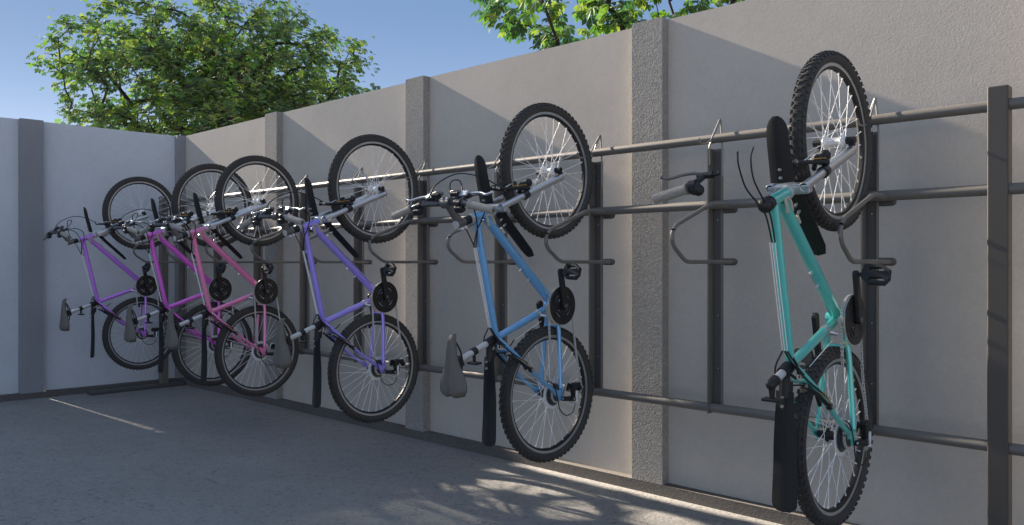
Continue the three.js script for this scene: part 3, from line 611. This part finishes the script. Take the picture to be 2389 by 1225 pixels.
const BIKES = [
  [0, [0.12, 0.62, 0.55], 'teal mountain bike nearest the front, hung without handlebar or saddle', true],
  [2, [0.17, 0.44, 0.77], 'blue mountain bike hung on the rack between the teal and the violet bikes'],
  [4, [0.38, 0.30, 0.92], 'bluish violet mountain bike hung between the blue bike and the pink one'],
  [6, [0.92, 0.26, 0.50], 'pink mountain bike, third from the far end of the rack'],
  [7, [0.80, 0.14, 0.74], 'magenta mountain bike close behind the pink bike near the corner'],
  [9, [0.60, 0.22, 0.85], 'purple mountain bike at the far end, hanging before the end wall'],
];
let proto = null;
for (const [k, col, label, cut] of BIKES) {
  let b;
  if (cut || !proto) { b = makeBike(col, cut); if (!cut) proto = b; }
  else { b = proto.clone(); b.children.find((c) => c.name === 'frame').material = paint(...col); }
  b.name = numbered('mountain_bike');
  b.position.set(X0, HUB - BASE, -(U0 + STEP * k) + 0.003);
  b.userData = { label, category: 'bicycle', group: 'mountain bikes hung by the front wheel on the wall rack' };
  scene.add(b);
}
// the grip and brake lever that hang by themselves beside the empty hook
{
  const A = P(-0.7185, -0.211, 0.185), B = P(-0.7155, -0.2375, 0.315), g = thing('handlebar_grip', 'loose pale handlebar grip with black brake lever beside the empty hook', 'grip', [0, 0, 0]);
  g.position.set(X0, HUB - BASE, -U0);
  obj('grip', gripGeo(A, B), M.grip, g);
  const lv = leverGeo(1); const sh = (q) => q.clone().translate(-0.012, 0, -0.03);
  obj('lever_blade', sh(lv.blade), M.stem, g);
  obj('lever_perch', [sh(lv.perch), ball(P(-0.722, -0.212, 0.158), 0.023, 12), ball(P(-0.716, -0.218, 0.148), 0.02, 10)], M.black, g);
}

// ------------------------------------------------------------------ trees
const leafGeo = (() => {                                    // palmate leaf: five leaflets on one stalk, stalk at the origin
  const pos = [], add = (...p) => p.forEach((q) => pos.push(q.x, q.y, q.z));
  for (let k = 0; k < 5; k++) {
    const a = (k - 2) * 0.62, L = [0.62, 0.86, 1, 0.86, 0.62][k], W = 0.2 * L, droop = 0.3;
    const f = (l, w, lift) => V3(Math.sin(a) * l * L + Math.cos(a) * w, -droop * l * l * L + lift, Math.cos(a) * l * L - Math.sin(a) * w);
    const b0 = f(0.04, 0, 0), m1 = f(0.36, 0, -0.015), m2 = f(0.7, 0, -0.03), tp = f(1, 0, 0), l1 = f(0.36, -W * 0.5, 0.03), r1 = f(0.36, W * 0.5, 0.03), l2 = f(0.72, -W * 1.08, 0.035), r2 = f(0.72, W * 1.08, 0.035);
    add(b0, l1, m1, b0, m1, r1, l1, l2, m1, l2, m2, m1, m1, m2, r1, m2, r2, r1, l2, tp, m2, m2, tp, r2);
  }
  const g = new THREE.BufferGeometry(); g.setAttribute('position', new THREE.Float32BufferAttribute(pos, 3));
  g.computeVertexNormals(); return plain(g);
})();
const leafMat = [[0.055, 0.145, 0.02], [0.10, 0.21, 0.02], [0.036, 0.105, 0.03], [0.18, 0.26, 0.03]].map((c) => new THREE.MeshPhysicalMaterial({ color: lin(...c), roughness: 0.9, transmission: 0.5, thickness: 0, side: THREE.DoubleSide }));
const leafLight = leafMat.map((m) => { const c = m.clone(); c.color.multiplyScalar(1.2); return c; });
const leafMatAll = new THREE.MeshPhysicalMaterial({ color: lin(1, 1, 1), roughness: 0.9, transmission: 0.5, thickness: 0, side: THREE.DoubleSide });
function makeTree(o) {
  const t = thing('tree', o.label, 'tree', [o.v, 0, -o.u], o.group);
  const nodes = [{ p: V3(0, 0, 0), par: -1, n: 0 }];
  for (let y = 0.4; y <= o.fork; y += 0.4) nodes.push({ p: V3(gauss() * 0.02, y, gauss() * 0.02), par: nodes.length - 1, n: 0 });
  const clumps = [], lumps = Array.from({ length: 14 }, () => ({ d: V3(gauss(), gauss(), gauss()).normalize(), k: rr(-0.1, 0.14) * (o.lump ?? 1) }));
  for (let i = 0; i < o.clumps; i++) {
    const d = V3(gauss(), gauss(), gauss()).normalize(), q = Math.pow(rnd(), 0.45);
    let s = 1; for (const l of lumps) s += l.k * Math.max(0, l.d.dot(d) - 0.55) * 1.6;
    clumps.push(V3(d.x * o.rx * q * s, o.cy + d.y * o.ry * q * s, d.z * o.rx * q * s));
  }
  clumps.sort((a, b) => a.distanceTo(V3(0, o.fork, 0)) - b.distanceTo(V3(0, o.fork, 0)));
  const ends = [];
  for (const c of clumps) {
    if (c.y < o.low) continue;
    let best = -1, bd = 1e9;
    nodes.forEach((n, i) => { if (n.p.y < o.fork - 0.7) return; const dd = n.p.distanceTo(c) + Math.max(0, n.p.y - c.y) * 0.8 + 0.12 * n.p.distanceTo(V3(0, o.fork, 0)); if (dd < bd) { bd = dd; best = i; } });
    const A = nodes[best].p, L = A.distanceTo(c), k = Math.max(1, Math.round(L / 0.35)); let par = best;
    for (let i = 1; i <= k; i++) { const p = A.clone().lerp(c, i / k); p.y += Math.sin(i / k * Math.PI) * 0.1 * L; if (i < k) p.add(V3(gauss() * 0.03, gauss() * 0.03, gauss() * 0.03)); nodes.push({ p, par, n: 0 }); par = nodes.length - 1; }
    ends.push(par);
  }
  for (const e of ends) for (let i = e; i >= 0; i = nodes[i].par) nodes[i].n++;
  const rad = (n) => o.twig * Math.pow(Math.max(1, n), 0.46), trunk = [], limb = [];
  nodes.forEach((n, i) => { if (n.par < 0) return; const q = nodes[n.par]; const big = n.p.y <= o.fork + 0.01 && i < 40 && n.n > o.clumps * 0.5; (big ? trunk : limb).push(cyl(q.p, n.p, big ? rad(q.n || n.n) : Math.min(rad(q.n), rad(n.n) * 1.25), rad(n.n), big ? 12 : 6, !big)); });
  obj('trunk', trunk, M.bark, t); obj('branches', limb, M.bark, t);
  // leaves
  const eye = V3(-o.v, EYE, o.u), items = [], m = new THREE.Matrix4(), q = new THREE.Quaternion(), e = new THREE.Euler();
  const fwd = V3(0.72416, 0, -0.68964), right = V3(0.68964, 0, 0.72416);
  for (const id of ends) {
    const c = nodes[id].p, out = c.clone().sub(V3(0, o.cy, 0)).normalize();
    for (let k = 0; k < o.per; k++) {
      const p = c.clone().add(V3(gauss(), gauss() * 0.75, gauss()).multiplyScalar(o.spread));
      const s = o.leaf * rr(0.65, 1.2);
      e.set(rr(-0.25, 0.95), Math.atan2(out.x, out.z) + gauss() * 1.5, gauss() * 0.5, 'YXZ'); q.setFromEuler(e);
      m.compose(p, q, V3(s, s, s));
      const r = p.clone().sub(eye), z = r.dot(fwd), px = 1194.5 + 1888 * r.dot(right) / z, py = 612 - 1888 * r.y / z;
      const wallY = px < 431 ? 273.5 + 0.108 * px : 317 - 0.2424 * (px - 431);
      items.push({ m: m.clone(), seen: px > -20 && px < 2410 && py > -20 && py < wallY, z, c: rnd() });
    }
  }
  items.sort((a, b) => (b.seen - a.seen) || (a.z - b.z));
  const single = o.single ? items.slice(0, 300).filter((i) => i.seen) : [];
  for (const it of single) { const l = obj('leaf', leafGeo, (o.tint ? leafLight : leafMat)[(it.c * 4) | 0], t); it.m.decompose(l.position, l.quaternion, l.scale); }
  const rest = items.slice(single.length), im = new THREE.InstancedMesh(leafGeo, leafMatAll, rest.length), col = new THREE.Color();
  rest.forEach((it, i) => { im.setMatrixAt(i, it.m); const c = leafMat[(it.c * 4) | 0].color; col.copy(c).multiplyScalar((o.tint ?? 1) * (0.75 + 0.5 * ((it.c * 37) % 1))); im.setColorAt(i, col); });
  im.name = 'crown'; im.castShadow = im.receiveShadow = true; im.userData.kind = 'stuff'; t.add(im);
}
makeTree({ label: 'wide leafy chestnut tree behind the far corner of the two walls', u: 16.15, v: 7.95, fork: 3.2, rx: 3.1, ry: 1.85, cy: 5.0, low: 2.6, clumps: 560, per: 33, spread: 0.26, lump: 1, leaf: 0.113, twig: 0.0095, single: true });
makeTree({ label: 'chestnut branches reaching over the side wall at the top of the picture', u: 4.75, v: 7.5, fork: 2.6, rx: 2.35, ry: 2.0, cy: 5.1, low: 3.0, tint: 1.2, clumps: 290, per: 20, spread: 0.2, leaf: 0.145, twig: 0.0045, single: true });
makeTree({ label: 'tall unseen tree added outside the yard to dim the sunlight on the floor', u: 44, v: -1.2, fork: 13, rx: 3.2, ry: 5.2, cy: 22.0, low: 14, clumps: 900, per: 5, spread: 0.35, lump: 0.2, leaf: 0.262, twig: 0.012 });  // added out of view, its canopy thins the sun reaching the floor

renderer.render(scene, camera);
